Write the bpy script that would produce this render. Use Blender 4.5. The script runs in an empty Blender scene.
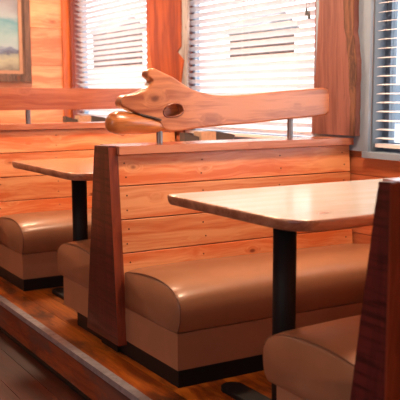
import bpy, bmesh, math, random
from mathutils import Vector, Matrix
random.seed(7)
sc = bpy.context.scene
R = math.radians

# ---------------------------------------------------------------- camera
cam_d = bpy.data.cameras.new('camera'); cam = bpy.data.objects.new('camera', cam_d)
sc.collection.objects.link(cam); sc.camera = cam
YAW, PITCH, ROLL, FPX = R(30.691), R(7.351), R(-0.163), 813.06
fw = Vector((math.sin(YAW)*math.cos(PITCH), math.cos(YAW)*math.cos(PITCH), -math.sin(PITCH)))
rt = Vector((math.cos(YAW), -math.sin(YAW), 0)); up = rt.cross(fw)
r2 = rt*math.cos(ROLL)+up*math.sin(ROLL); u2 = -rt*math.sin(ROLL)+up*math.cos(ROLL)
m = Matrix.Identity(4)
for i in range(3):
    m[i][0] = r2[i]; m[i][1] = u2[i]; m[i][2] = -fw[i]
m.translation = Vector((0, 0, 1.12))
cam.matrix_world = m
cam_d.sensor_width = 36; cam_d.sensor_fit = 'HORIZONTAL'
cam_d.lens = FPX/400*36; cam_d.clip_start = .05
cam_d.dof.use_dof = True; cam_d.dof.focus_distance = 3.5; cam_d.dof.aperture_fstop = 5.0

# ---------------------------------------------------------------- world, lights, exposure
w = bpy.data.worlds.new('overcast_sky'); sc.world = w; w.use_nodes = True
bg = w.node_tree.nodes['Background']; bg.inputs[0].default_value = (.86, .93, 1, 1); bg.inputs[1].default_value = 4.8
sc.view_settings.view_transform = 'Standard'; sc.view_settings.look = 'None'
sc.view_settings.gamma = 1; sc.view_settings.use_curve_mapping = False
sc.view_settings.exposure = 0.0

def area(name, loc, size, power, col, target=None, sy=None, portal=False, spread=None):
    d = bpy.data.lights.new(name, 'AREA'); d.shape = 'RECTANGLE'; d.size = size; d.size_y = sy or size
    d.energy = power; d.color = col
    if portal: d.cycles.is_portal = True
    if spread: d.spread = spread
    o = bpy.data.objects.new(name, d); sc.collection.objects.link(o); o.location = loc
    if target is not None:
        o.rotation_euler = (Vector(target)-Vector(loc)).to_track_quat('-Z', 'Y').to_euler()
    return o
WARM = (1, .68, .45)
for (x, y, p) in ((2.0, 5.9, 74), (2.0, 4.0, 56), (1.95, 2.4, 50), (2.0, 0.3, 8)):
    area('ceiling_lamp', (x, y, 2.42), .35, p, WARM, (x, y, 0))
for (x, y, p) in ((0.1, 5.2, 20), (-0.2, 2.6, 12), (-.3, 0.2, 8)):
    area('aisle_lamp', (x, y, 2.42), .35, p, WARM, (x, y, 0))
area('window_daylight', (-2.2, 0.5, 1.5), 2.2, 32, (.9, .92, 1), (2, 3, .6), sy=1.2)  # added cool fill for the aisle faces; the left wall has no window
for (y0, y1) in ((5.43, 6.88), (3.46, 4.94), (1.35, 3.02)):
    area('window_portal', (2.99, (y0+y1)/2, 1.45), 1.2, 1, (1, 1, 1), (0, (y0+y1)/2, 1.45), sy=y1-y0, portal=True)

# ---------------------------------------------------------------- node helpers
def newmat(name):
    mt = bpy.data.materials.new(name); mt.use_nodes = True
    nt = mt.node_tree; return mt, nt, nt.nodes['Principled BSDF']
def N(nt, typ, **kw):
    n = nt.nodes.new(typ)
    for k, v in kw.items():
        if k.startswith('i_'):
            key = k[2:]; key = int(key) if key.isdigit() else key.replace('_', ' ')
            n.inputs[key].default_value = v
        else: setattr(n, k, v)
    return n
def ramp(nt, src, stops, interp='LINEAR'):
    r = nt.nodes.new('ShaderNodeValToRGB'); r.color_ramp.interpolation = interp
    e = r.color_ramp.elements
    while len(e) < len(stops): e.new(.5)
    for el, (p, c) in zip(e, stops):
        el.position = p; el.color = (*c, 1) if len(c) == 3 else c
    nt.links.new(src, r.inputs[0]); return r.outputs[0]
def mixc(nt, fac, a, b, mode='MIX'):
    n = nt.nodes.new('ShaderNodeMix'); n.data_type = 'RGBA'; n.blend_type = mode
    for s, v in ((n.inputs[0], fac), (n.inputs[6], a), (n.inputs[7], b)):
        if hasattr(v, 'links') or hasattr(v, 'is_linked'): nt.links.new(v, s)
        else: s.default_value = v if isinstance(v, float) else (*v, 1)
    return n.outputs[2]
def vmath(nt, op, a, b):
    n = nt.nodes.new('ShaderNodeVectorMath'); n.operation = op
    for s, v in ((n.inputs[0], a), (n.inputs[1], b)):
        if hasattr(v, 'is_linked'): nt.links.new(v, s)
        else: s.default_value = v
    return n.outputs[0]
def mth(nt, op, a, b=0.0, clamp=False):
    n = nt.nodes.new('ShaderNodeMath'); n.operation = op; n.use_clamp = clamp
    for s, v in ((n.inputs[0], a), (n.inputs[1], b)):
        if hasattr(v, 'is_linked'): nt.links.new(v, s)
        else: s.default_value = v
    return n.outputs[0]

def wood(name, light, dark, axis='X', grain=1.0, knot=0.5, knotcol=(.12, .03, .01), rough=.4, coat=.3,
         vary=.35, bump=.15, wear=None, saw=None, knotscale=5.0, face=None):
    mt, nt, b = newmat(name)
    tc = N(nt, 'ShaderNodeTexCoord'); geo = N(nt, 'ShaderNodeNewGeometry')
    rnd = N(nt, 'ShaderNodeCombineXYZ')
    for i, k in enumerate((3.7, 5.1, 7.3)):
        nt.links.new(mth(nt, 'MULTIPLY', geo.outputs['Random Per Island'], k), rnd.inputs[i])
    p = vmath(nt, 'ADD', tc.outputs['Object'], rnd.outputs[0])
    ai = 'XYZ'.index(axis)
    s1 = [14.0*grain]*3; s1[ai] = .9*grain
    warp = N(nt, 'ShaderNodeTexNoise', i_Scale=2.2, i_Detail=2.0); nt.links.new(p, warp.inputs['Vector'])
    wv = vmath(nt, 'MULTIPLY', warp.outputs['Color'], (.10, .10, .10))
    p2 = vmath(nt, 'ADD', p, wv)
    ks = [knotscale]*3; ks[ai] = knotscale*.55
    if face: ks['XYZ'.index(face)] = .4
    vor = N(nt, 'ShaderNodeTexVoronoi', i_Scale=1.0); nt.links.new(vmath(nt, 'MULTIPLY', p2, tuple(ks)), vor.inputs['Vector'])
    sep = N(nt, 'ShaderNodeSeparateColor'); nt.links.new(vor.outputs['Color'], sep.inputs[0])
    pick = mth(nt, 'GREATER_THAN', sep.outputs[0], 1-knot)
    near = ramp(nt, vor.outputs['Distance'], [(.0, (1, 1, 1)), (.07, (.8, .8, .8)), (.13, (0, 0, 0))])
    ring = ramp(nt, vor.outputs['Distance'], [(.0, (1, 1, 1)), (.32, (0, 0, 0))])
    kmask = mth(nt, 'MULTIPLY', near, pick); rmask = mth(nt, 'MULTIPLY', ring, pick)
    off = N(nt, 'ShaderNodeCombineXYZ')
    for i in range(3):
        if i != ai: nt.links.new(mth(nt, 'MULTIPLY', rmask, .05), off.inputs[i])
    p3 = vmath(nt, 'ADD', p2, off.outputs[0])
    n1 = N(nt, 'ShaderNodeTexNoise', i_Scale=1.0, i_Detail=5.0, i_Roughness=.6)
    nt.links.new(vmath(nt, 'MULTIPLY', p3, tuple(s1)), n1.inputs['Vector'])
    s2 = [90.0*grain]*3; s2[ai] = 3.0*grain
    n2 = N(nt, 'ShaderNodeTexNoise', i_Scale=1.0, i_Detail=3.0)
    nt.links.new(vmath(nt, 'MULTIPLY', p3, tuple(s2)), n2.inputs['Vector'])
    g = mth(nt, 'ADD', mth(nt, 'MULTIPLY', n1.outputs[0], .7), mth(nt, 'MULTIPLY', n2.outputs[0], .3))
    c = ramp(nt, g, [(.41, dark), (.50, tuple((a+b_)/2 for a, b_ in zip(light, dark))), (.58, light)])
    # board to board variation
    v = ramp(nt, geo.outputs['Random Per Island'], [(0, (1-vary,)*3), (1, (1.0,)*3)])
    c = mixc(nt, 1.0, c, v, 'MULTIPLY')
    c = mixc(nt, mth(nt, 'MULTIPLY', rmask, .45), c, tuple(x*.6 for x in dark))
    c = mixc(nt, kmask, c, knotcol)
    if wear:
        nw = N(nt, 'ShaderNodeTexNoise', i_Scale=wear[1], i_Detail=6.0, i_Roughness=.65)
        nt.links.new(vmath(nt, 'MULTIPLY', p, (1.0, .4, 1.0)), nw.inputs['Vector'])
        mk = ramp(nt, nw.outputs[0], [(wear[2], (0, 0, 0)), (wear[2]+.13, (1, 1, 1))])
        c = mixc(nt, mth(nt, 'MULTIPLY', mk, wear[3]), c, wear[0])
    h = g
    if saw:
        sw = N(nt, 'ShaderNodeTexNoise', i_Scale=1.0, i_Detail=3.0)
        ss = [5.0]*3; ss['XYZ'.index(saw)] = 75.0
        nt.links.new(vmath(nt, 'MULTIPLY', p, tuple(ss)), sw.inputs['Vector'])
        mk = ramp(nt, sw.outputs[0], [(.45, (0, 0, 0)), (.62, (1, 1, 1))])
        c = mixc(nt, mth(nt, 'MULTIPLY', mk, .7), c, tuple(x*.3 for x in dark))
        h = mth(nt, 'SUBTRACT', g, mth(nt, 'MULTIPLY', mk, .5))
    nt.links.new(c, b.inputs['Base Color'])
    b.inputs['Roughness'].default_value = rough
    b.inputs['Coat Weight'].default_value = coat; b.inputs['Coat Roughness'].default_value = .18
    bp = N(nt, 'ShaderNodeBump', i_Strength=bump, i_Distance=.004); nt.links.new(h, bp.inputs['Height'])
    nt.links.new(bp.outputs[0], b.inputs['Normal'])
    return mt

def plain(name, col, rough=.5, metal=0.0, coat=0.0, noise=0.0, nscale=20.0, bump=0.0):
    mt, nt, b = newmat(name)
    tc = N(nt, 'ShaderNodeTexCoord')
    n = N(nt, 'ShaderNodeTexNoise', i_Scale=nscale, i_Detail=4.0); nt.links.new(tc.outputs['Object'], n.inputs['Vector'])
    c = ramp(nt, n.outputs[0], [(.3, tuple(x*(1-noise) for x in col)), (.7, col)])
    nt.links.new(c, b.inputs['Base Color'])
    b.inputs['Roughness'].default_value = rough; b.inputs['Metallic'].default_value = metal
    b.inputs['Coat Weight'].default_value = coat; b.inputs['Coat Roughness'].default_value = .15
    if bump:
        bp = N(nt, 'ShaderNodeBump', i_Strength=bump, i_Distance=.003); nt.links.new(n.outputs[0], bp.inputs['Height'])
        nt.links.new(bp.outputs[0], b.inputs['Normal'])
    return mt

M = {}
M['pine'] = wood('knotty_pine', (.92, .40, .175), (.72, .165, .045), 'X', knot=.6, vary=.28, knotscale=12, knotcol=(.16, .025, .008), face='Y')
M['pine_y'] = wood('knotty_pine_wall', (.70, .22, .09), (.5, .12, .04), 'Y', knot=.4, face='X')
M['pine_end'] = wood('pale_pine_wall', (.84, .385, .20), (.64, .20, .09), 'X', knot=.3, coat=.1, face='Y')
M['pine_trim'] = wood('amber_trim', (.60, .15, .035), (.40, .08, .018), 'Z', knot=.1)
M['rail'] = wood('amber_rail', (.60, .18, .075), (.38, .08, .03), 'X', knotscale=10, knot=.3, coat=.5, rough=.3, face='Y')
M['cap'] = wood('varnished_cap', (.64, .25, .14), (.44, .13, .06), 'X', knot=.2, coat=.8, rough=.25, face='Z')
M['slab'] = wood('red_slab', (.42, .085, .025), (.22, .032, .012), 'Z', knot=.15, rough=.35, coat=.35, vary=.1, face='X')
M['slab_y'] = wood('brown_slab', (.25, .10, .082), (.135, .048, .04), 'Z', knot=.15, rough=.45, coat=.15, vary=.1, face='X')
M['bark'] = wood('dark_bark', (.27, .11, .06), (.09, .035, .025), 'Z', grain=2.5, knot=.5, rough=.8, coat=0, bump=.8, face='X')
M['bark_grey'] = wood('grey_bark', (.46, .44, .45), (.25, .21, .21), 'Z', grain=2.0, knot=.55, knotcol=(.02, .02, .02), rough=.8, coat=0, bump=.6, knotscale=16, face='X')
M['log'] = wood('polished_log', (.56, .21, .09), (.27, .068, .026), 'X', grain=.8, knot=.35, bump=.3, rough=.32, coat=.4, knotscale=7.0, vary=.05, face='Y')
M['log_dark'] = wood('amber_log', (.60, .20, .05), (.20, .045, .015), 'X', knot=.35, rough=.35, coat=.6, knotscale=14.0, vary=.05, face='Y')
M['log_rim'] = wood('weathered_grey_brown', (.2, .12, .09), (.05, .025, .02), 'X', knot=.3, rough=.7, coat=0)
M['panel'] = wood('oxblood_panel', (.125, .018, .018), (.05, .008, .01), 'Z', knot=.12, knotcol=(.02, .005, .004), rough=.38, coat=.45, saw='Z', vary=.1, face='X')
M['panel_edge'] = wood('oxblood_edge', (.24, .045, .02), (.13, .02, .01), 'Z', knot=.1, rough=.35, coat=.5, vary=.1)
M['table'] = wood('pale_maple', (.88, .84, .80), (.83, .75, .67), 'X', knot=.12, knotcol=(.35, .12, .05), rough=.22, coat=.9, bump=.03, vary=.05, face='Z')
M['table'].node_tree.nodes['Principled BSDF'].inputs['Coat IOR'].default_value = 1.7
M['table_edge'] = wood('live_edge', (.56, .27, .16), (.32, .12, .06), 'X', knot=.6, knotcol=(.18, .03, .01), rough=.35, coat=.6, bump=.3, vary=.05, knotscale=9, face='Y')
M['table_amber'] = wood('amber_table', (.72, .36, .17), (.52, .22, .09), 'X', knot=.15, rough=.22, coat=.9, bump=.03, vary=.05, face='Z')
M['deck'] = wood('worn_platform_boards', (.60, .17, .018), (.28, .06, .008), 'Y', knot=.4, knotcol=(.02, .01, .005), rough=.32, coat=.4, wear=((.06, .022, .010), 9.0, .50, .75), face='Z')
M['floor'] = wood('dark_floor_boards', (.085, .012, .003), (.04, .006, .002), 'Y', knot=.1, rough=.55, coat=.08, vary=.5)
for k_ in ('floor', 'deck'): M[k_].node_tree.nodes['Principled BSDF'].inputs['Specular IOR Level'].default_value = .25
M['riser'] = wood('worn_riser', (.42, .10, .026), (.19, .035, .012), 'Y', knot=.3, rough=.45, coat=.3, wear=((.10, .07, .065), 7.0, .47, .7), face='X')
M['leather'] = plain('tan_leather', (.36, .165, .085), .36, coat=.15, noise=.18, nscale=7, bump=.25)
M['leather2'] = plain('tan_vinyl_base', (.36, .17, .092), .5, noise=.1, nscale=9)
M['piping'] = plain('dark_tan_piping', (.20, .085, .045), .4)
M['kick'] = plain('black_toe_kick', (.012, .011, .011), .5)
for k_ in ('kick',): M[k_].node_tree.nodes['Principled BSDF'].inputs['Specular IOR Level'].default_value = .15
M['steel'] = plain('brushed_steel', (.25, .24, .24), .32, metal=1.0)
M['darksteel'] = plain('dark_grey_plastic', (.07, .07, .075), .45)
M['black'] = plain('black_powder_coat', (.010, .010, .011), .55)
M['black'].node_tree.nodes['Principled BSDF'].inputs['Specular IOR Level'].default_value = .2
M['strip'] = plain('worn_aluminium', (.48, .46, .50), .3, metal=.4, noise=.35, nscale=30)
M['bluegrey'] = plain('blue_grey_paint', (.24, .31, .40), .55, noise=.06)
M['dkframe'] = plain('dark_window_frame', (.12, .155, .20), .45)
M['bluewall'] = plain('pale_blue_siding', (.55, .60, .68), .8)
M['white'] = plain('dark_wood_ceiling', (.30, .17, .10), .8)
M['card'] = plain('beige_card', (.62, .43, .30), .7, noise=.25, nscale=60)
M['frame'] = wood('weathered_frame', (.15, .075, .05), (.05, .024, .018), 'Z', grain=2, knot=.5, rough=.6, coat=0, bump=.6)
M['frame_in'] = plain('tan_frame_slip', (.36, .19, .12), .5, noise=.15)
M['brick'] = plain('red_brown_siding', (.05, .018, .014), .8, noise=.3, nscale=2)
M['dirt'] = plain('pale_gravel', (.55, .52, .48), .9, noise=.2, nscale=1)
# slats: thin white vinyl that lets some daylight through
mt, nt, b = newmat('white_blind_vinyl')
b.inputs['Base Color'].default_value = (.82, .76, .76, 1); b.inputs['Roughness'].default_value = .35
tr = N(nt, 'ShaderNodeBsdfTranslucent'); tr.inputs[0].default_value = (.9, .80, .78, 1)
mx = N(nt, 'ShaderNodeMixShader', i_0=.07)
nt.links.new(b.outputs[0], mx.inputs[1]); nt.links.new(tr.outputs[0], mx.inputs[2])
nt.links.new(mx.outputs[0], nt.nodes['Material Output'].inputs[0]); M['slat'] = mt
# window glass
mt, nt, b = newmat('window_glass'); nt.nodes.remove(b)
tp = N(nt, 'ShaderNodeBsdfTransparent'); gl = N(nt, 'ShaderNodeBsdfGlossy', i_Roughness=.02); lw = N(nt, 'ShaderNodeLayerWeight')
mx = N(nt, 'ShaderNodeMixShader'); nt.links.new(mth(nt, 'ADD', mth(nt, 'MULTIPLY', mth(nt, 'POWER', lw.outputs['Facing'], 5.0), .7), .04), mx.inputs[0]); nt.links.new(tp.outputs[0], mx.inputs[1]); nt.links.new(gl.outputs[0], mx.inputs[2])
nt.links.new(mx.outputs[0], nt.nodes['Material Output'].inputs[0]); M['glass'] = mt
# painted landscape on the canvas
mt, nt, b = newmat('landscape_painting')
tc = N(nt, 'ShaderNodeTexCoord'); sep = N(nt, 'ShaderNodeSeparateXYZ'); nt.links.new(tc.outputs['Object'], sep.inputs[0])
nz = N(nt, 'ShaderNodeTexNoise', i_Scale=5.0, i_Detail=5.0, i_Roughness=.6)
nt.links.new(vmath(nt, 'MULTIPLY', tc.outputs['Object'], (1.0, 1.0, 2.2)), nz.inputs['Vector'])
z = mth(nt, 'ADD', sep.outputs[2], mth(nt, 'MULTIPLY', mth(nt, 'SUBTRACT', nz.outputs[0], .5), .22))
# object origin at the bottom of the canvas; z in metres upward
zz = mth(nt, 'DIVIDE', z, .75)
c = ramp(nt, zz, [(.0, (0.114, 0.105, 0.086)), (.05, (0.218, 0.198, 0.158)), (.14, (0.302, 0.298, 0.216)), (.19, (0.208, 0.223, 0.202)), (.215, (0.073, 0.081, 0.130)), (.26, (0.135, 0.161, 0.238)), (.29, (0.260, 0.322, 0.360)), (.42, (0.208, 0.310, 0.331)), (.55, (0.088, 0.223, 0.274)), (.62, (0.250, 0.298, 0.331)), (.74, (0.208, 0.211, 0.245)), (1, (0.135, 0.167, 0.209))])
nt.links.new(c, b.inputs['Base Color']); b.inputs['Roughness'].default_value = .4; M['canvas'] = mt

# ---------------------------------------------------------------- mesh helpers
def link(name, bm, mat, parent=None, smooth=False, bevel=0, seg=2, loc=None):
    if bevel:
        bmesh.ops.bevel(bm, geom=[e for e in bm.edges if len(e.link_faces) == 2 and e.calc_face_angle(0) > .5], offset=bevel, segments=seg, affect='EDGES', profile=.5, clamp_overlap=True)
    bmesh.ops.recalc_face_normals(bm, faces=bm.faces)
    if loc is not None: bmesh.ops.translate(bm, verts=bm.verts, vec=-Vector(loc))
    me = bpy.data.meshes.new(name); bm.to_mesh(me); bm.free()
    if smooth:
        for p in me.polygons: p.use_smooth = True
    me.materials.append(mat)
    o = bpy.data.objects.new(name, me); sc.collection.objects.link(o)
    if loc is not None: o.location = loc
    if parent:
        o.parent = parent
        o.location = Vector(loc or (0, 0, 0)) - world_loc(parent)
    return o
def world_loc(o):
    v = Vector(o.location)
    while o.parent: o = o.parent; v += Vector(o.location)
    return v
def empty(name, loc, label, cat, group=None):
    o = bpy.data.objects.new(name, None); sc.collection.objects.link(o); o.location = loc
    o.empty_display_size = .05
    o['label'] = label; o['category'] = cat
    if group: o['group'] = group
    return o
def struct(o, label=None):
    o['kind'] = 'structure'
    if label: o['label'] = label
    return o
def box(bm, x0, x1, y0, y1, z0, z1):
    vs = [bm.verts.new((x, y, z)) for x in (x0, x1) for y in (y0, y1) for z in (z0, z1)]
    for f in ((0, 1, 3, 2), (4, 6, 7, 5), (0, 4, 5, 1), (2, 3, 7, 6), (0, 2, 6, 4), (1, 5, 7, 3)):
        bm.faces.new([vs[i] for i in f])
    return vs
def hexa(bm, a, b):            # two matching quads
    va = [bm.verts.new(p) for p in a]; vb = [bm.verts.new(p) for p in b]
    bm.faces.new(va); bm.faces.new(vb[::-1])
    for i in range(4): bm.faces.new((va[i], vb[i], vb[(i+1) % 4], va[(i+1) % 4]))
def prism(bm, pts, axis, a, b):  # pts 2D in the plane of the other two axes
    def P(u, v, w_):
        return {'X': (w_, u, v), 'Y': (u, w_, v), 'Z': (u, v, w_)}[axis]
    va = [bm.verts.new(P(u, v, a)) for u, v in pts]; vb = [bm.verts.new(P(u, v, b)) for u, v in pts]
    n = len(pts)
    bm.faces.new(va); bm.faces.new(vb[::-1])
    for i in range(n): bm.faces.new((va[i], vb[i], vb[(i+1) % n], va[(i+1) % n]))
def cyl(bm, c, r, z0, z1, n=24, r1=None):
    mtx = Matrix.Translation((c[0], c[1], (z0+z1)/2))
    bmesh.ops.create_cone(bm, cap_ends=True, segments=n, radius1=r, radius2=r if r1 is None else r1, depth=z1-z0, matrix=mtx)
def tube(bm, pts, r, n=8, closed=False):
    pts = [Vector(p) for p in pts]; rings = []
    for i, p in enumerate(pts):
        a = pts[i-1] if i else (pts[-1] if closed else p); c = pts[(i+1) % len(pts)] if (i < len(pts)-1 or closed) else p
        t = (c-a).normalized(); ref = Vector((0, 0, 1)) if abs(t.z) < .9 else Vector((1, 0, 0))
        u = t.cross(ref).normalized(); v = t.cross(u)
        rr = r[i] if isinstance(r, (list, tuple)) else r
        rings.append([bm.verts.new(p+u*math.cos(k*2*math.pi/n)*rr+v*math.sin(k*2*math.pi/n)*rr) for k in range(n)])
    for i in range(len(rings)-(0 if closed else 1)):
        a, b_ = rings[i], rings[(i+1) % len(rings)]
        for k in range(n): bm.faces.new((a[k], a[(k+1) % n], b_[(k+1) % n], b_[k]))
    if not closed: bm.faces.new(rings[0]); bm.faces.new(rings[-1][::-1])

# ---------------------------------------------------------------- structure
XW, YE, XS = 2.781, 6.968, 1.285
WINS = [(1, 5.44, 6.88), (2, 3.47, 4.92), (3, 1.35, 3.03)]
ZS, ZT = .84, 2.08
# lower floor
bm = bmesh.new()
x = -2.6
while x < XS:
    x1 = min(x+.14, XS+.0); box(bm, x+.001, x1-.001, -2.2, YE, -.21, -.165); x += .14
struct(link('floor', bm, M['floor'], bevel=.0015, seg=1))
# raised platform
bm = bmesh.new(); x = XS+.035
while x < XW:
    x1 = min(x+.115, XW); box(bm, x+.0012, x1-.0012, -2.2, YE, -.03, 0); x += .115
struct(link('raised_platform_floor', bm, M['deck'], bevel=.0015, seg=1))
bm = bmesh.new(); box(bm, XS+.004, XS+.04, -2.2, YE, -.165, -.031)
struct(link('trim_1', bm, M['riser'], bevel=.003), 'worn red-brown riser board of the platform step')
bm = bmesh.new(); box(bm, XS-.004, XS+.034, -2.2, YE, -.003, .004); box(bm, XS-.004, XS+.001, -2.2, YE, -.022, -.003)
for k in range(22):
    cyl(bm, (XS+.018, -1+k*.35, 0), .004, .0035, .0055, 8)
struct(link('trim_2', bm, M['strip']), 'worn aluminium nosing strip along the platform step')
bm = bmesh.new(); box(bm, XS-.012, XS+.003, -2.2, YE, -.165, -.154)
struct(link('trim_3', bm, M['kick']), 'black joint strip at the foot of the step')

# window wall: boards around the three openings
def wall_boards(bm, y0, y1, z0, z1, h=.15):
    z_ = z0
    while z_ < z1-.005:
        zz_ = min(z_+h, z1); box(bm, XW, XW+.09, y0, y1, z_+.0015, zz_-.0015); z_ += h
bm = bmesh.new()
wall_boards(bm, -2.2, YE, -.03, ZS-.03)
wall_boards(bm, -2.2, YE, ZT, 2.5)
for a, b_ in ((6.88, YE), (4.92, 5.44), (3.03, 3.47), (-2.2, 1.35)): wall_boards(bm, a, b_, ZS-.03, ZT)
box(bm, XW+.09, XW+.12, -2.2, YE, -.1, ZS-.03); box(bm, XW+.09, XW+.12, -2.2, YE, ZT, 2.5)
for a, b_ in ((6.88, YE), (4.92, 5.44), (3.03, 3.47), (-2.2, 1.35)): box(bm, XW+.09, XW+.12, a, b_, ZS-.03, ZT)
struct(link('wall_right', bm, M['pine_y'], bevel=.002, seg=1))
# end wall
bm = bmesh.new(); z = -.2
for z0, z1 in ((-.2, .1), (.1, .42), (.42, .74), (.74, 1.06), (1.06, 1.385), (1.385, 1.71), (1.71, 2.03), (2.03, 2.5)):
    box(bm, -2.6, XW+.1, YE, YE+.03, z0+.002, z1-.002)
box(bm, -2.6, XW+.1, YE+.03, YE+.08, -.2, 2.5)
struct(link('wall_back', bm, M['pine_end'], bevel=.003, seg=1))
bm = bmesh.new(); box(bm, XW-.075, XW, YE-.03, YE, 0, 2.5)
struct(link('trim_4', bm, M['pine_trim'], bevel=.004), 'amber corner board beside the far window')
bm = bmesh.new(); box(bm, -2.65, -2.6, -2.2, YE, -.24, 2.5); struct(link('wall_left', bm, M['pine_y']))
bm = bmesh.new(); box(bm, -2.65, XW+.1, -2.25, -2.2, -.24, 2.5); struct(link('wall_front', bm, M['pine_end']))
bm = bmesh.new(); box(bm, -2.65, XW+.12, -2.25, YE+.08, 2.5, 2.56); struct(link('ceiling', bm, M['white']))

def make_window(n, y0, y1, framemat):
    g = bpy.data.objects.new('window_%d' % n, None); sc.collection.objects.link(g); g.location = (XW, (y0+y1)/2, ZS)
    g['kind'] = 'structure'
    t = .045; xa, xb = XW+.075, XW+.115
    bm = bmesh.new()
    box(bm, xa, xb, y0, y0+t, ZS, ZT); box(bm, xa, xb, y1-t, y1, ZS, ZT)
    box(bm, xa, xb, y0+t, y1-t, ZS, ZS+t); box(bm, xa, xb, y0+t, y1-t, ZT-t, ZT)
    ym = (y0+y1)/2; hm = .02 if n == 3 else 0
    if hm: box(bm, xa, xb, ym-hm, ym+hm, ZS+t, ZT-t)
    link('window_frame', bm, framemat, g, bevel=.004)
    bm = bmesh.new()
    for a_, b_ in (((y0+t, ym-hm), (ym+hm, y1-t)) if hm else ((y0+t, y1-t),)): box(bm, xa+.015, xa+.019, a_, b_, ZS+t, ZT-t)
    link('window_pane', bm, M['glass'], g)
    bm = bmesh.new(); box(bm, XW-.03, XW+.085, y0-.03, y1+.03, ZS-.03, ZS)
    link('window_sill', bm, M['bluegrey'] if n == 3 else M['rail'], g, bevel=.005)
    # jamb lining
    bm = bmesh.new(); box(bm, XW+.001, XW+.075, y0, y0+.012, ZS, ZT); box(bm, XW+.001, XW+.075, y1-.012, y1, ZS, ZT); box(bm, XW+.001, XW+.075, y0, y1, ZT-.012, ZT)
    link('jamb', bm, M['dkframe'] if n == 3 else M['panel_edge'], g)
    if n == 3:
        bm = bmesh.new(); box(bm, XW-.018, XW, y1-.0, y1+.42, ZS, ZT+.09); box(bm, XW-.018, XW, y0-.09, y0, ZS, ZT+.09); box(bm, XW-.018, XW, y0, y1, ZT, ZT+.09)
        link('window_casing', bm, M['bluegrey'], g, bevel=.004)
    if n == 1:
        bm = bmesh.new(); box(bm, XW-.016, XW, y1, YE-.03, ZS, ZT)
        link('window_casing', bm, M['panel_edge'], g, bevel=.003)
    return g
for n, a, b_ in WINS: make_window(n, a, b_, M['dkframe'] if n == 3 else M['bluegrey'])

def make_blind(y0, y1, tilt, label, zbot=.875):
    xc = XW+.036
    g = empty('window_blind', (xc, (y0+y1)/2, ZT-.02), label, 'window blind', 'white horizontal blinds in the three windows')
    bm = bmesh.new(); box(bm, xc-.025, xc+.025, y0+.018, y1-.018, ZT-.06, ZT-.016); link('head_rail', bm, M['slat'], g, bevel=.003)
    bm = bmesh.new(); z = ZT-.085; w2, th = .0245, .0015
    ca, sa = math.cos(R(tilt)), math.sin(R(tilt))
    while z > zbot+.02:
        jt = random.uniform(-.0012, .0012)
        prof = []
        for s in (-1, -.5, 0, .5, 1):
            prof.append((s*w2, .0025*(1-s*s)))
        top = [(xc+u*ca-v*sa, z+jt+u*sa+v*ca) for u, v in prof]
        bot = [(xc+u*ca-(v-th)*sa, z+jt+u*sa+(v-th)*ca) for u, v in prof]
        ring = top+bot[::-1]; n = len(ring)
        va = [bm.verts.new((p[0], y0+.02, p[1])) for p in ring]; vb = [bm.verts.new((p[0], y1-.02, p[1])) for p in ring]
        bm.faces.new(va); bm.faces.new(vb[::-1])
        for i in range(n): bm.faces.new((va[i], vb[i], vb[(i+1) % n], va[(i+1) % n]))
        z -= .0435
    link('slats', bm, M['slat'], g)
    bm = bmesh.new(); box(bm, xc-.025, xc+.025, y0+.02, y1-.02, zbot-.012, zbot+.006); link('bottom_rail', bm, M['slat'], g, bevel=.003)
    L = y1-y0
    for f_ in (.12, .5, .88):
        bm = bmesh.new()
        for dx in (-.026, .026):
            tube(bm, [(xc+dx, y0+L*f_, zbot), (xc+dx, y0+L*f_, ZT-.06)], .0011, 5)
        link('ladder_cord', bm, M['slat'], g)
    return g
make_blind(WINS[0][1], WINS[0][2], -27, 'white horizontal blind in the far window between the corner and the red-brown post')
b2 = make_blind(WINS[1][1], WINS[1][2], -30, 'white horizontal blind in the middle window above the carved log rail')
make_blind(WINS[2][1], WINS[2][2], 6, 'white horizontal blind with open slats in the blue-grey framed window at right')
xc = XW-.0
for dy, dz in ((0, 0), (-.022, -.02)):
    bm = bmesh.new(); tube(bm, [(xc-.0, 3.555+dy, ZT-.07), (xc, 3.555+dy, 1.585+dz)], .001, 5); cyl(bm, (xc, 3.555+dy), .010, 1.545+dz, 1.585+dz, 12, r1=.004)
    link('pull_cord', bm, M['darksteel'], b2)

# live edge slab posts on the piers between the windows
def slab_post(outline, x0, x1, mat, label, bark, barkmat, group='live edge slab posts between the windows'):
    zs = [p[1] for p in outline]; ys = [p[0] for p in outline]
    g = empty('slab_post', ((x0+x1)/2, sum(ys)/len(ys), min(zs)), label, 'wood post', group)
    bm = bmesh.new(); prism(bm, outline, 'X', x0, x1); link('slab', bm, mat, g, bevel=.008)
    bm = bmesh.new(); prism(bm, bark, 'X', x0-(.004 if barkmat is M['bark'] else -.006), x0+(.012 if barkmat is M['bark'] else .022)); link('bark_edge', bm, barkmat, g, bevel=.003)
    return g
def jag(pts, a, n=4):
    out = []
    for i in range(len(pts)-1):
        (y0, z0), (y1, z1) = pts[i], pts[i+1]
        for k in range(n):
            t = k/n; out.append((y0+(y1-y0)*t+random.uniform(-a, a), z0+(z1-z0)*t))
    out.append(pts[-1]); return out
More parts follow.
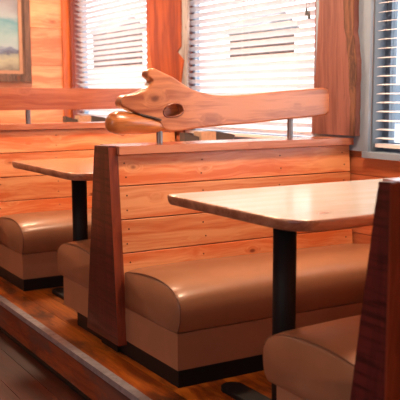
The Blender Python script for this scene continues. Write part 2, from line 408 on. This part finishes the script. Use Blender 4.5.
# right post
Rr = jag([(3.047, .915), (3.046, 1.0), (3.045, 1.12), (3.044, 1.29), (3.058, 1.36), (3.070, 1.43), (3.074, 1.55), (3.07, 2.0), (3.075, 2.45)], .003)
Lr = jag([(3.37, 2.45), (3.373, 1.6), (3.384, 1.38), (3.403, 1.15), (3.417, 1.04), (3.423, .915)], .003)
Bk = jag([(3.105, .915), (3.103, 1.09), (3.124, 1.29), (3.151, 1.44), (3.171, 1.58), (3.16, 2.0), (3.17, 2.45)], .004)
bk = [(y+.018, z) for y, z in Rr]+Bk[::-1]
Rr = [(y+.045, z) for y, z in Rr]; Lr = [(y+.018, z) for y, z in Lr]; bk = [(y+.03, z) for y, z in bk]
slab_post(Rr+Lr, XW-.046, XW-.0185, M['slab_y'], 'brown live edge slab post with dark bark stripe beside the blue-grey window', bk, M['bark'])
Rl = jag([(4.85, .9), (4.85, 1.22), (4.815, 1.355), (4.90, 1.41), (4.848, 1.45), (4.845, 1.75), (4.84, 2.45)], .003)
Ll = jag([(5.37, 2.45), (5.348, 1.8), (5.316, 1.515), (5.273, 1.315), (5.26, .9)], .005)
bk = [(4.79, .9), (4.785, 1.25), (4.775, 1.445), (4.76, 1.75), (4.755, 2.45)]+[(y-.002, z) for y, z in reversed(Rl)]
slab_post(Rl+Ll, XW-.05, XW-.004, M['slab'], 'red-brown live edge slab post with grey bark edge behind the log rail knob', bk, M['bark_grey'])

# painting
px0, px1, pz0, pz1 = 1.35, 2.402, 1.238, 2.08
g = empty('framed_painting', ((px0+px1)/2, YE-.02, pz0), 'framed landscape painting of plains, mountains and sky on the pale pine wall', 'painting')
def ringframe(bm, x0, x1, z0, z1, t, ya, yb):
    box(bm, x0, x1, ya, yb, z0, z0+t); box(bm, x0, x1, ya, yb, z1-t, z1)
    box(bm, x0, x0+t, ya, yb, z0+t, z1-t); box(bm, x1-t, x1, ya, yb, z0+t, z1-t)
bm = bmesh.new(); ringframe(bm, px0, px1, pz0, pz1, .052, YE-.05, YE-.001); link('frame', bm, M['frame'], g, bevel=.008)
bm = bmesh.new(); ringframe(bm, px0+.052, px1-.052, pz0+.052, pz1-.052, .016, YE-.038, YE-.002); link('inner_moulding', bm, M['frame'], g, bevel=.004)
bm = bmesh.new(); ringframe(bm, px0+.068, px1-.068, pz0+.068, pz1-.068, .03, YE-.03, YE-.002); link('frame_slip', bm, M['frame_in'], g, bevel=.004)
bm = bmesh.new(); box(bm, px0+.098, px1-.098, YE-.018, YE-.002, pz0+.098, pz1-.098)
link('canvas', bm, M['canvas'], g, loc=(px0+.1, YE-.01, pz0+.09))

# ---------------------------------------------------------------- booths
X0, X1 = 1.46, XW-.012
def yfront(z): return 3.164-(.87-z)/.82*.069-.000       # front face of the backrest
def yback(z): return 3.307+(.87-z)/.82*.127
def cushion(parent, yf, yb, sgn):
    ov = .062 if sgn < 0 else 0.0
    # profile in (depth from front, z)
    prof = [(.012, .215), (.0, .235), (-.012, .27), (-.014, .31), (-.004, .348), (.022, .378), (.06, .396), (.12, .408), (.20, .412), (.30, .408), (.40, .396), (.46, .386), (.50, .37), (.50, .215)]
    D = abs(yb-yf)
    if sgn < 0:
        prof = [(-.035, .213), (-.055, .225), (-.066, .26), (-.068, .30), (-.064, .335), (-.048, .362), (-.02, .383), (.03, .399), (.10, .408), (.20, .412), (.30, .408), (.40, .396), (.46, .386), (.50, .37), (.50, .215)]
        prof = [(u, z) for u, z in prof]
    prof = [(min(u, .46)*D/.46 if u > .1 else u, z) for u, z in prof[:-2]]+[(D, .37), (D, .215)]

    sub = []
    for i in range(len(prof)-1):
        a, b_ = prof[i], prof[i+1]
        for k in range(3): sub.append((a[0]+(b_[0]-a[0])*k/3, a[1]+(b_[1]-a[1])*k/3))
    sub.append(prof[-1]); n0 = len(sub)
    for _ in range(2):
        sub = [sub[0]]+[tuple((sub[i-1][k]+2*sub[i][k]+sub[i+1][k])/4 for k in (0, 1)) for i in range(1, n0-1)]+[sub[-1]]
    cu, cz = D/2, .30
    st = [(0.0, .975, -.003), (.006, .99, 0), (.016, 1.0, .002), (.05, 1.0, .008), (.12, 1.0, .013), (.3, 1.0, .015)]
    Lx = X1-X0
    stations = [(X0+a, s, h-.016) for a, s, h in st]+[(X0+Lx*.6, 1.0, -.004), (X1-.1, 1, -.01), (X1-.02, .995, -.014), (X1-.003, .97, -.014)]
    bm = bmesh.new(); rings = []
    for (x, s, h) in stations:
        ring = []
        for u, z in sub:
            uu = cu+(u-cu)*s; zz_ = cz+(z-cz)*s + (h*min(1, max(0, (z-.30)/.08)))
            zz_ += .0025*math.sin(x*23+u*9) if z > .36 else 0
            ring.append(bm.verts.new((x, yf+sgn*uu, zz_)))
        rings.append(ring)
    for i in range(len(rings)-1):
        a, b_ = rings[i], rings[i+1]
        for k in range(n0): bm.faces.new((a[k], a[(k+1) % n0], b_[(k+1) % n0], b_[k]))
    bm.faces.new(rings[0]); bm.faces.new(rings[-1][::-1])
    c = link('seat_cushion', bm, M['leather'], parent, smooth=True)
    bm = bmesh.new()
    pts = [(X0+.006, yf+sgn*(cu+(u-cu)*.995), cz+(z-cz)*.995-.016*min(1, max(0, (z-.30)/.08))+(.0025*math.sin(u*9) if z > .36 else 0)) for u, z in sub[:-2]]
    tube(bm, pts, .0035, 6); link('piping', bm, M['piping'], c, smooth=True)
    return c
def booth(dy, label, zcap=.905, single=False):
    k = (zcap-.035-.0)/.87
    g = empty('booth_bench', ((X0+X1)/2, 3.24+dy, 0), label, 'booth', 'back to back pine booth benches along the window wall')
    # end panel
    zp = zcap-.002; bm = bmesh.new()
    prof = [(3.095+dy, .05), (3.434+dy, .05), (3.307+.012+dy, zp-.06), (3.307+dy, zp), (3.164+dy, zp+.003)]
    if single: prof = [(3.308+dy, .05), (3.474+dy, .05), (3.358+dy, zp-.06), (3.347+dy, zp), (3.308+dy, zp+.002)]
    prism(bm, prof, 'X', X0-.035, X0+.002)
    e = link('end_panel', bm, M['panel'], g, bevel=.003)
    bm = bmesh.new()   # face board on the panel's slanted front edge
    if single: box(bm, X0-.035, X0+.04, 3.300+dy, 3.3075+dy, .05, zp)
    else: hexa(bm, [(X0-.035, 3.091+dy, .05), (X0+.008, 3.091+dy, .05), (X0+.008, 3.1605+dy, zp-.004), (X0-.035, 3.1605+dy, zp-.004)],
             [(X0-.035, 3.0945+dy, .05), (X0+.008, 3.0945+dy, .05), (X0+.008, 3.164+dy, zp-.004), (X0-.035, 3.164+dy, zp-.004)])
    link('edge_strip', bm, M['panel_edge'], e)
    # cap
    bm = bmesh.new(); box(bm, X0+.004, X1, (3.29 if single else 3.135)+dy, (3.375 if single else 3.335)+dy, zcap-.035, zcap); link('cap_board', bm, M['cap'], g, bevel=.004)
    bm = bmesh.new(); box(bm, X0+.0025, X1-.002, (3.309 if single else 3.20)+dy, (3.325 if single else 3.285)+dy, .05, zcap-.036); link('inner_frame', bm, M['panel'] if single else M['kick'], g)
    # backrests
    zs = [zcap-.036, .732*k, .588*k, .444*k, .30*k, .16*k]
    for s in ((1,) if single else (0, 1)):
        bm = bmesh.new()
        for i in range(len(zs)-1):
            zt_, zb = zs[i]-.002, zs[i+1]+.002
            if s == 0: f = lambda z: yfront(z)+dy; o_ = .02
            else: f = lambda z: yback(z)+dy+(.04 if single else 0); o_ = -.02
            hexa(bm, [(X0+.004, f(zb), zb), (X1-.008, f(zb), zb), (X1-.008, f(zt_), zt_), (X0+.004, f(zt_), zt_)],
                     [(X0+.004, f(zb)+o_, zb), (X1-.008, f(zb)+o_, zb), (X1-.008, f(zt_)+o_, zt_), (X0+.004, f(zt_)+o_, zt_)])
        bmesh.ops.bevel(bm, geom=list(bm.edges), offset=.0025, segments=1, affect='EDGES')
        for f_ in bm.faces: f_.tag = True
        for i in range(len(zs)-2):
            for xx in (X0+.035, X0+.42, X0+.86, X1-.05):
                for q in (.28, .72):
                    z_ = zs[i]*(1-q)+zs[i+1]*q
                    y_ = (yfront(z_) if s == 0 else yback(z_)+(.04 if single else 0))+dy
                    bmesh.ops.create_uvsphere(bm, u_segments=6, v_segments=4, radius=.0036, matrix=Matrix.Translation((xx+random.uniform(-.01, .01), y_, z_)))
        for f_ in bm.faces:
            if not f_.tag: f_.material_index = 1
        br = link('backrest', bm, M['pine'], g); br.data.materials.append(M['kick'])
        # seats
    for (yf, yb, sgn, tk) in ((2.629, 3.10, 1, .006), (3.833, 3.395, -1, .18))[1 if single else 0:]:
        cushion(g, yf+dy, yb+dy, sgn)
        bm = bmesh.new(); a, b_ = sorted((yf+sgn*.008+dy, yb+dy)); box(bm, X0+.004, X1, a, b_, .068, .214)
        link('seat_base', bm, M['leather2'], g, bevel=.006)
        a, b_ = sorted((yf+sgn*tk+dy, yb+sgn*.06+dy))
        bm = bmesh.new(); box(bm, X0+.006+(0.0), X1-.002, a, b_, 0.0, .068); link('toe_kick', bm, M['kick'], g)
    bm = bmesh.new(); box(bm, X0-.008, X1-.002, (3.31 if single else 3.161)+dy, 3.334+dy, 0, .05); link('plinth', bm, M['kick'], g)
    return g
P = 1.828
booth(0, 'pine booth bench with tan seats and dark red end panel, under the carved log rail')
booth(P, 'far pine booth bench with tan seat at left, under the straight amber rail board', .942)
booth(-P, 'nearest booth bench, its tan seat and dark red end panel cut by the right edge', single=True)

# ---------------------------------------------------------------- carved log rail on the middle booth
YL = 3.24
PXM = None
S0 = Vector((0, 0, 1.12))
def at(px, py, Y):             # pixel of the photograph -> point on the plane y = Y
    d = fw*FPX+r2*(px-200)-u2*(py-200); t = Y/d.y; p = S0+d*t
    return (p.x, p.z)
out_px = [(147, 75), (149, 70), (153, 67.5), (158, 70), (165, 73.5), (174, 77.5), (183, 84), (191, 89), (200, 92), (210, 94.5), (220, 95.5), (233, 95.5), (250, 94.5), (268, 92.5), (290, 90.5), (310, 89), (328, 87.5),
          (329.5, 95), (329, 105), (329.5, 114.5), (312, 117), (290, 119), (260, 122.5), (240, 124.5), (214, 126.5), (192, 129), (175, 132), (163, 130), (159, 121), (150, 117), (143, 116), (136, 113), (128, 109), (121, 106.5), (120.5, 101), (124, 95.5), (130, 94.5), (136, 93.5), (142, 91), (148, 88), (151, 84), (153, 81), (150, 78)]
hole_px = [(164, 112), (166, 108), (171, 105), (177, 104.5), (181, 107), (182, 111), (179, 114.5), (172, 116), (166, 115.5)]
Y0L = 3.235
g = empty('log_rail', (2.1, Y0L, .905), 'carved live edge log rail with forked end, on steel pegs above the middle booth', 'wooden rail')
def smoothpts(pts, it=1):
    for _ in range(it):
        q = []
        n = len(pts)
        for i in range(n):
            a, b_ = pts[i], pts[(i+1) % n]
            q += [(a[0]*.75+b_[0]*.25, a[1]*.75+b_[1]*.25), (a[0]*.25+b_[0]*.75, a[1]*.25+b_[1]*.75)]
        pts = q
    return pts
OFFS = -1
def curve_slab(name, loops, y, half, bevel, mat, parent):
    cu = bpy.data.curves.new('tmp', 'CURVE'); cu.dimensions = '2D'; cu.fill_mode = 'BOTH'
    cu.extrude = half-bevel; cu.bevel_depth = bevel; cu.bevel_resolution = 3; cu.offset = OFFS*bevel
    for i_, lp in enumerate(loops):
        ar = sum(lp[k-1][0]*lp[k][1]-lp[k][0]*lp[k-1][1] for k in range(len(lp)))
        if (ar > 0) == (i_ > 0): lp = lp[::-1]
        sp = cu.splines.new('POLY'); sp.points.add(len(lp)-1); sp.use_cyclic_u = True
        for pt, (a, b_) in zip(sp.points, lp): pt.co = (a, b_, 0, 1)
    co = bpy.data.objects.new('tmp', cu); sc.collection.objects.link(co)
    bpy.context.view_layer.update()
    me = bpy.data.meshes.new_from_object(co.evaluated_get(bpy.context.evaluated_depsgraph_get()))
    bpy.data.objects.remove(co)
    bm = bmesh.new(); bm.from_mesh(me); bpy.data.meshes.remove(me)
    for v in bm.verts: v.co = Vector((v.co.x, y-v.co.z, v.co.y))
    bmesh.ops.remove_doubles(bm, verts=bm.verts, dist=.0003)
    return link(name, bm, mat, parent, smooth=False)
outer = smoothpts([at(a, b_, Y0L-.03) for a, b_ in out_px]); hole = smoothpts([at(a, b_, Y0L-.03) for a, b_ in [(172.5+(q[0]-172.5)*1.1, 110.3+(q[1]-110.3)*1.15) for q in hole_px]])
curve_slab('log_slab', [outer, hole], Y0L, .034, .008, M['log'], g)
# back of the hollow
hc = (sum(p[0] for p in hole)/len(hole), sum(p[1] for p in hole)/len(hole))
bm = bmesh.new(); prism(bm, [(hc[0]+(p[0]-hc[0])*1.02, hc[1]+(p[1]-hc[1])*1.02) for p in hole], 'Y', Y0L+.012, Y0L+.032)
link('hollow', bm, M['log_dark'], g)
# dark weathered lip round the hollow and the crack
bm = bmesh.new()
tube(bm, [(hc[0]+(p[0]-hc[0])*1.06, Y0L-.033, hc[1]+(p[1]-hc[1])*1.06) for p in hole if p[1] > hc[1]-.003 or True], .0045, 6, closed=True)
link('hollow_rim', bm, M['log_dark'], g, smooth=True)
# lower limb
def limb(pts, rad, name, mat, n=14, flat=.9):
    bm = bmesh.new(); rings = []
    for i, ((a, b_), r_) in enumerate(zip(pts, rad)):
        x_, z_ = at(a, b_, Y0L-.01); x2, z2 = at(a, b_-1, Y0L-.01); s = abs(z2-z_)
        ring = []
        for k in range(n):
            an = 2*math.pi*k/n; rr = r_*s*(1+.05*math.sin(3*an+i)+random.uniform(-.035, .035))
            ring.append(bm.verts.new((x_+.0*rr, Y0L-.01+math.cos(an)*rr*flat, z_+math.sin(an)*rr)))
        rings.append(ring)
    for i in range(len(rings)-1):
        for k in range(n): bm.faces.new((rings[i][k], rings[i][(k+1) % n], rings[i+1][(k+1) % n], rings[i+1][k]))
    bm.faces.new(rings[0]); bm.faces.new(rings[-1][::-1])
    return link(name, bm, mat, g, smooth=True)
limb([(106.5, 124.5), (107.5, 124), (110, 123), (115, 123), (122, 123.3), (130, 123.3), (138, 124), (148, 125), (158, 126), (170, 127), (180, 127.5)],
     [3, 6.5, 9.5, 11.5, 12, 11.3, 10.3, 8.2, 6.2, 4.8, 3], 'log_limb', M['log_dark'])
bm = bmesh.new(); x_, z_ = at(148.3, 74.5, Y0L-.02)
bmesh.ops.create_icosphere(bm, subdivisions=2, radius=.017, matrix=Matrix.Translation((x_+.002, Y0L-.005, z_)) @ Matrix.Diagonal((.55, 1.2, 1, 1)))
for v in bm.verts: v.co += Vector((random.uniform(-.002, .002),)*3)
link('knob_end', bm, M['log_rim'], g)
bm = bmesh.new(); cr = [(137, 113), (142, 115.3), (147, 116.5), (153, 118), (159, 119.5), (161, 120)]
tube(bm, [(at(a, b_, Y0L-.03)[0], Y0L-.034, at(a, b_, Y0L-.03)[1]) for a, b_ in cr], [.002, .006, .007, .007, .006, .003], 6)
link('crack_bark', bm, M['log_rim'], g)
for px, py, top in ((159.5, 140, .99), (290, 137, 1.02)):
    x_, _ = at(px, py, Y0L-.01)
    bm = bmesh.new(); cyl(bm, (x_, Y0L-.01), .0145, .9055, top, 20); pg = link('steel_peg', bm, M['steel'], g, smooth=False, bevel=.002)
# straight rail on the far booth
YF = 5.068
g = empty('rail_board', (2.1, YF, .942), 'straight amber pine rail board on steel posts above the far booth, left', 'wooden rail')
bm = bmesh.new(); pts = jag([(1.50, 1.028), (1.8, 1.03), (2.1, 1.027), (2.45, 1.03), (2.735, 1.03)], .002, 5)+[(2.735, 1.167)]+jag([(2.735, 1.167), (2.4, 1.165), (2.0, 1.168), (1.50, 1.166)], .002, 5)[1:]
prism(bm, pts, 'Y', YF-.024, YF+.024); link('board', bm, M['rail'], g, bevel=.005)
for xx in (1.728, 2.55):
    bm = bmesh.new(); cyl(bm, (xx, YF), .0165, .942, 1.03, 20); link('steel_post', bm, M['steel'], g, bevel=.002)

# ---------------------------------------------------------------- tables
def table(dy, label, topm, y0, y1, edgem, pc=0):
    g = empty('booth_table', (1.98, (y0+y1)/2, 0), label, 'table', 'slab top pedestal tables between the booths')
    XT, XE, zt, th = 1.382, XW-.02, .765, .036
    pts = []
    def arc(cx, cy, r_, a0, a1, n=8):
        for k in range(n+1):
            a = R(a0+(a1-a0)*k/n); pts.append((cx+r_*math.cos(a), cy+r_*math.sin(a)))
    arc(XT+.11, y0+.11, .11, 180, 270, 12)
    n = 22
    for k in range(1, n):
        x_ = XT+.11+(XE-XT-.125)*k/n
        pts.append((x_, y0+.006*math.sin(x_*9+dy)+.004*math.sin(x_*31)))
    pts.append((XE, y0)); pts.append((XE, y1))
    arc(XT+.022, y1-.022, .022, 90, 180)
    bm = bmesh.new()
    # stacked slightly different outlines give the natural, undercut edge
    cx = sum(p[0] for p in pts)/len(pts); cy = sum(p[1] for p in pts)/len(pts)
    def ring(z, inset, wob):
        r_ = []
        for i, (a, b_) in enumerate(pts):
            dxy = Vector((a-cx, b_-cy)); d_ = dxy.length
            front = 1.0 if b_ < y0+.06 else .35
            k = (inset+wob*front*math.sin(i*1.3+z*60))/d_
            r_.append(bm.verts.new((a-dxy.x*k, b_-dxy.y*k, z)))
        return r_
    rs = [ring(zt, .006, 0), ring(zt-.003, .001, 0), ring(zt-.010, 0, .001), ring(zt-.024, .004, .003), ring(zt-th+.003, .010, .004), ring(zt-th, .016, .003)]
    top = bm.faces.new(rs[0]); bm.faces.new(rs[-1][::-1])
    for i in range(len(rs)-1):
        for k in range(len(pts)):
            f = bm.faces.new((rs[i][k], rs[i][(k+1) % len(pts)], rs[i+1][(k+1) % len(pts)], rs[i+1][k])); f.material_index = 1; f.smooth = True
    t = link('tabletop', bm, topm, g); t.data.materials.append(edgem)
    cx_, cy_ = 1.632, (y0+y1)/2+pc
    bm = bmesh.new(); cyl(bm, (cx_, cy_), .040, .022, zt-th-.008, 28); c = link('pedestal', bm, M['black'], g, smooth=False)
    for p in c.data.polygons: p.use_smooth = abs(p.normal.z) < .5
    bm = bmesh.new(); box(bm, cx_-.13, cx_+.13, cy_-.13, cy_+.13, zt-th-.009, zt-th-.0005); link('mounting_plate', bm, M['black'], g, bevel=.002)
    bm = bmesh.new(); foot = []
    for sg in (1, -1):
        for k in range(9):
            an = R(-90+180*k/8)
            foot.append((cx_-sg*math.sin(an)*.046, cy_+sg*((.32 if sg > 0 else .24)+math.cos(an)*.046)))
    prism(bm, foot, 'Z', 0.0, .02); cyl(bm, (cx_, cy_), .07, .02, .04, 24, r1=.045)
    link('pedestal_base', bm, M['black'], g, bevel=.004)
    return g
table(0, 'pale slab table with live edge and black pedestal, nearest in front of the middle booth', M['table'], 1.80, 2.575, M['table_edge'])
table(P, 'amber wooden table with black pedestal at left, behind the middle booth', M['table_amber'], 3.46, 4.36, M['table_edge'], .09)
table(2*P, 'amber wooden table mostly hidden behind the far booth', M['table_amber'], 5.42, 6.18, M['table_edge'])

# ---------------------------------------------------------------- condiment holders standing on the tables
def caddy(x, y, ztab, ztop, label, lab2, wL=.12):
    g = empty('condiment_caddy', (x, y, ztab), label, 'caddy', 'dark grey condiment caddies')
    bm = bmesh.new(); box(bm, x-.15, x+.15, y-.05, y+.05, ztab, ztab+.02)
    link('tray', bm, M['darksteel'], g, bevel=.003)
    bm = bmesh.new()
    prism(bm, [(x-.15, ztab+.02), (x-.055, ztab+.02), (x-.055, ztop-.034), (x-.15, ztop-.008)], 'Y', y-.03, y+.03); link('side_holder', bm, M['darksteel'], g, bevel=.003)
    bm = bmesh.new()
    prism(bm, [(x+.055, ztab+.02), (x+.11, ztab+.02), (x+.19, ztop-.03), (x+.16, ztop-.022), (x+.055, ztop-.004)], 'Y', y-.03, y+.03); link('side_holder', bm, M['darksteel'], g, bevel=.003)
    p = empty('packet_stack', (x, y, ztab+.02), lab2, 'packets', 'beige packets held in the caddies')
    bm = bmesh.new()
    for k in range(7):
        box(bm, x-.048, x+.048, y-.045+k*.013, y-.045+k*.013+.010, ztab+.0205, ztop+.002*math.sin(k*2.1)-.006)
    link('packets', bm, M['card'], p, bevel=.002)
caddy(2.42, 4.02, .765, .918, 'dark grey condiment caddy seen between the log rail and the middle booth cap', 'beige packets upright in the caddy below the log rail')
caddy(2.40, 5.78, .765, .975, 'dark grey condiment caddy seen under the straight amber rail', 'beige packets upright in the caddy under the straight amber rail')

# ---------------------------------------------------------------- outside the windows
bm = bmesh.new(); box(bm, XW+.12, 60, -20, 60, -.5, -.4); struct(link('ground', bm, M['dirt']))
def shed(x, y0, y1, z1, label, dx=.6, mat='brick'):
    g = empty('building', (x+dx/2, (y0+y1)/2, -.4), label, 'building')
    bm = bmesh.new(); box(bm, x, x+dx, y0, y1, -.4, z1); link('wall', bm, M[mat], g)
    bm = bmesh.new(); prism(bm, [(x-.2, z1), (x+dx+.2, z1), (x+dx/2, z1+.4)], 'Y', y0-.05, y1+.05); link('roof', bm, M['darksteel'], g)
    bm = bmesh.new(); box(bm, x-.03, x, (y0+y1)/2-.5, (y0+y1)/2+.5, .4, 1.4); link('window', bm, M['dkframe'], g)
shed(9, 12.6, 14.0, 2.3, 'red-brown building seen dimly through the middle blind')
shed(9, 19.0, 20.9, 2.75, 'red-brown building seen dimly through the far blind')
shed(15, 13.6, 17.5, 4.5, 'pale blue-grey building seen through the right window', mat='bluewall')
bm = bmesh.new(); box(bm, 8.2, 8.4, 9.5, 24, -.4, 1.72); wl = link('garden_wall', bm, M['dirt'], loc=(8.3, 15, -.4))
wl['label'] = 'pale low wall outside, in front of the red-brown buildings'; wl['category'] = 'wall'
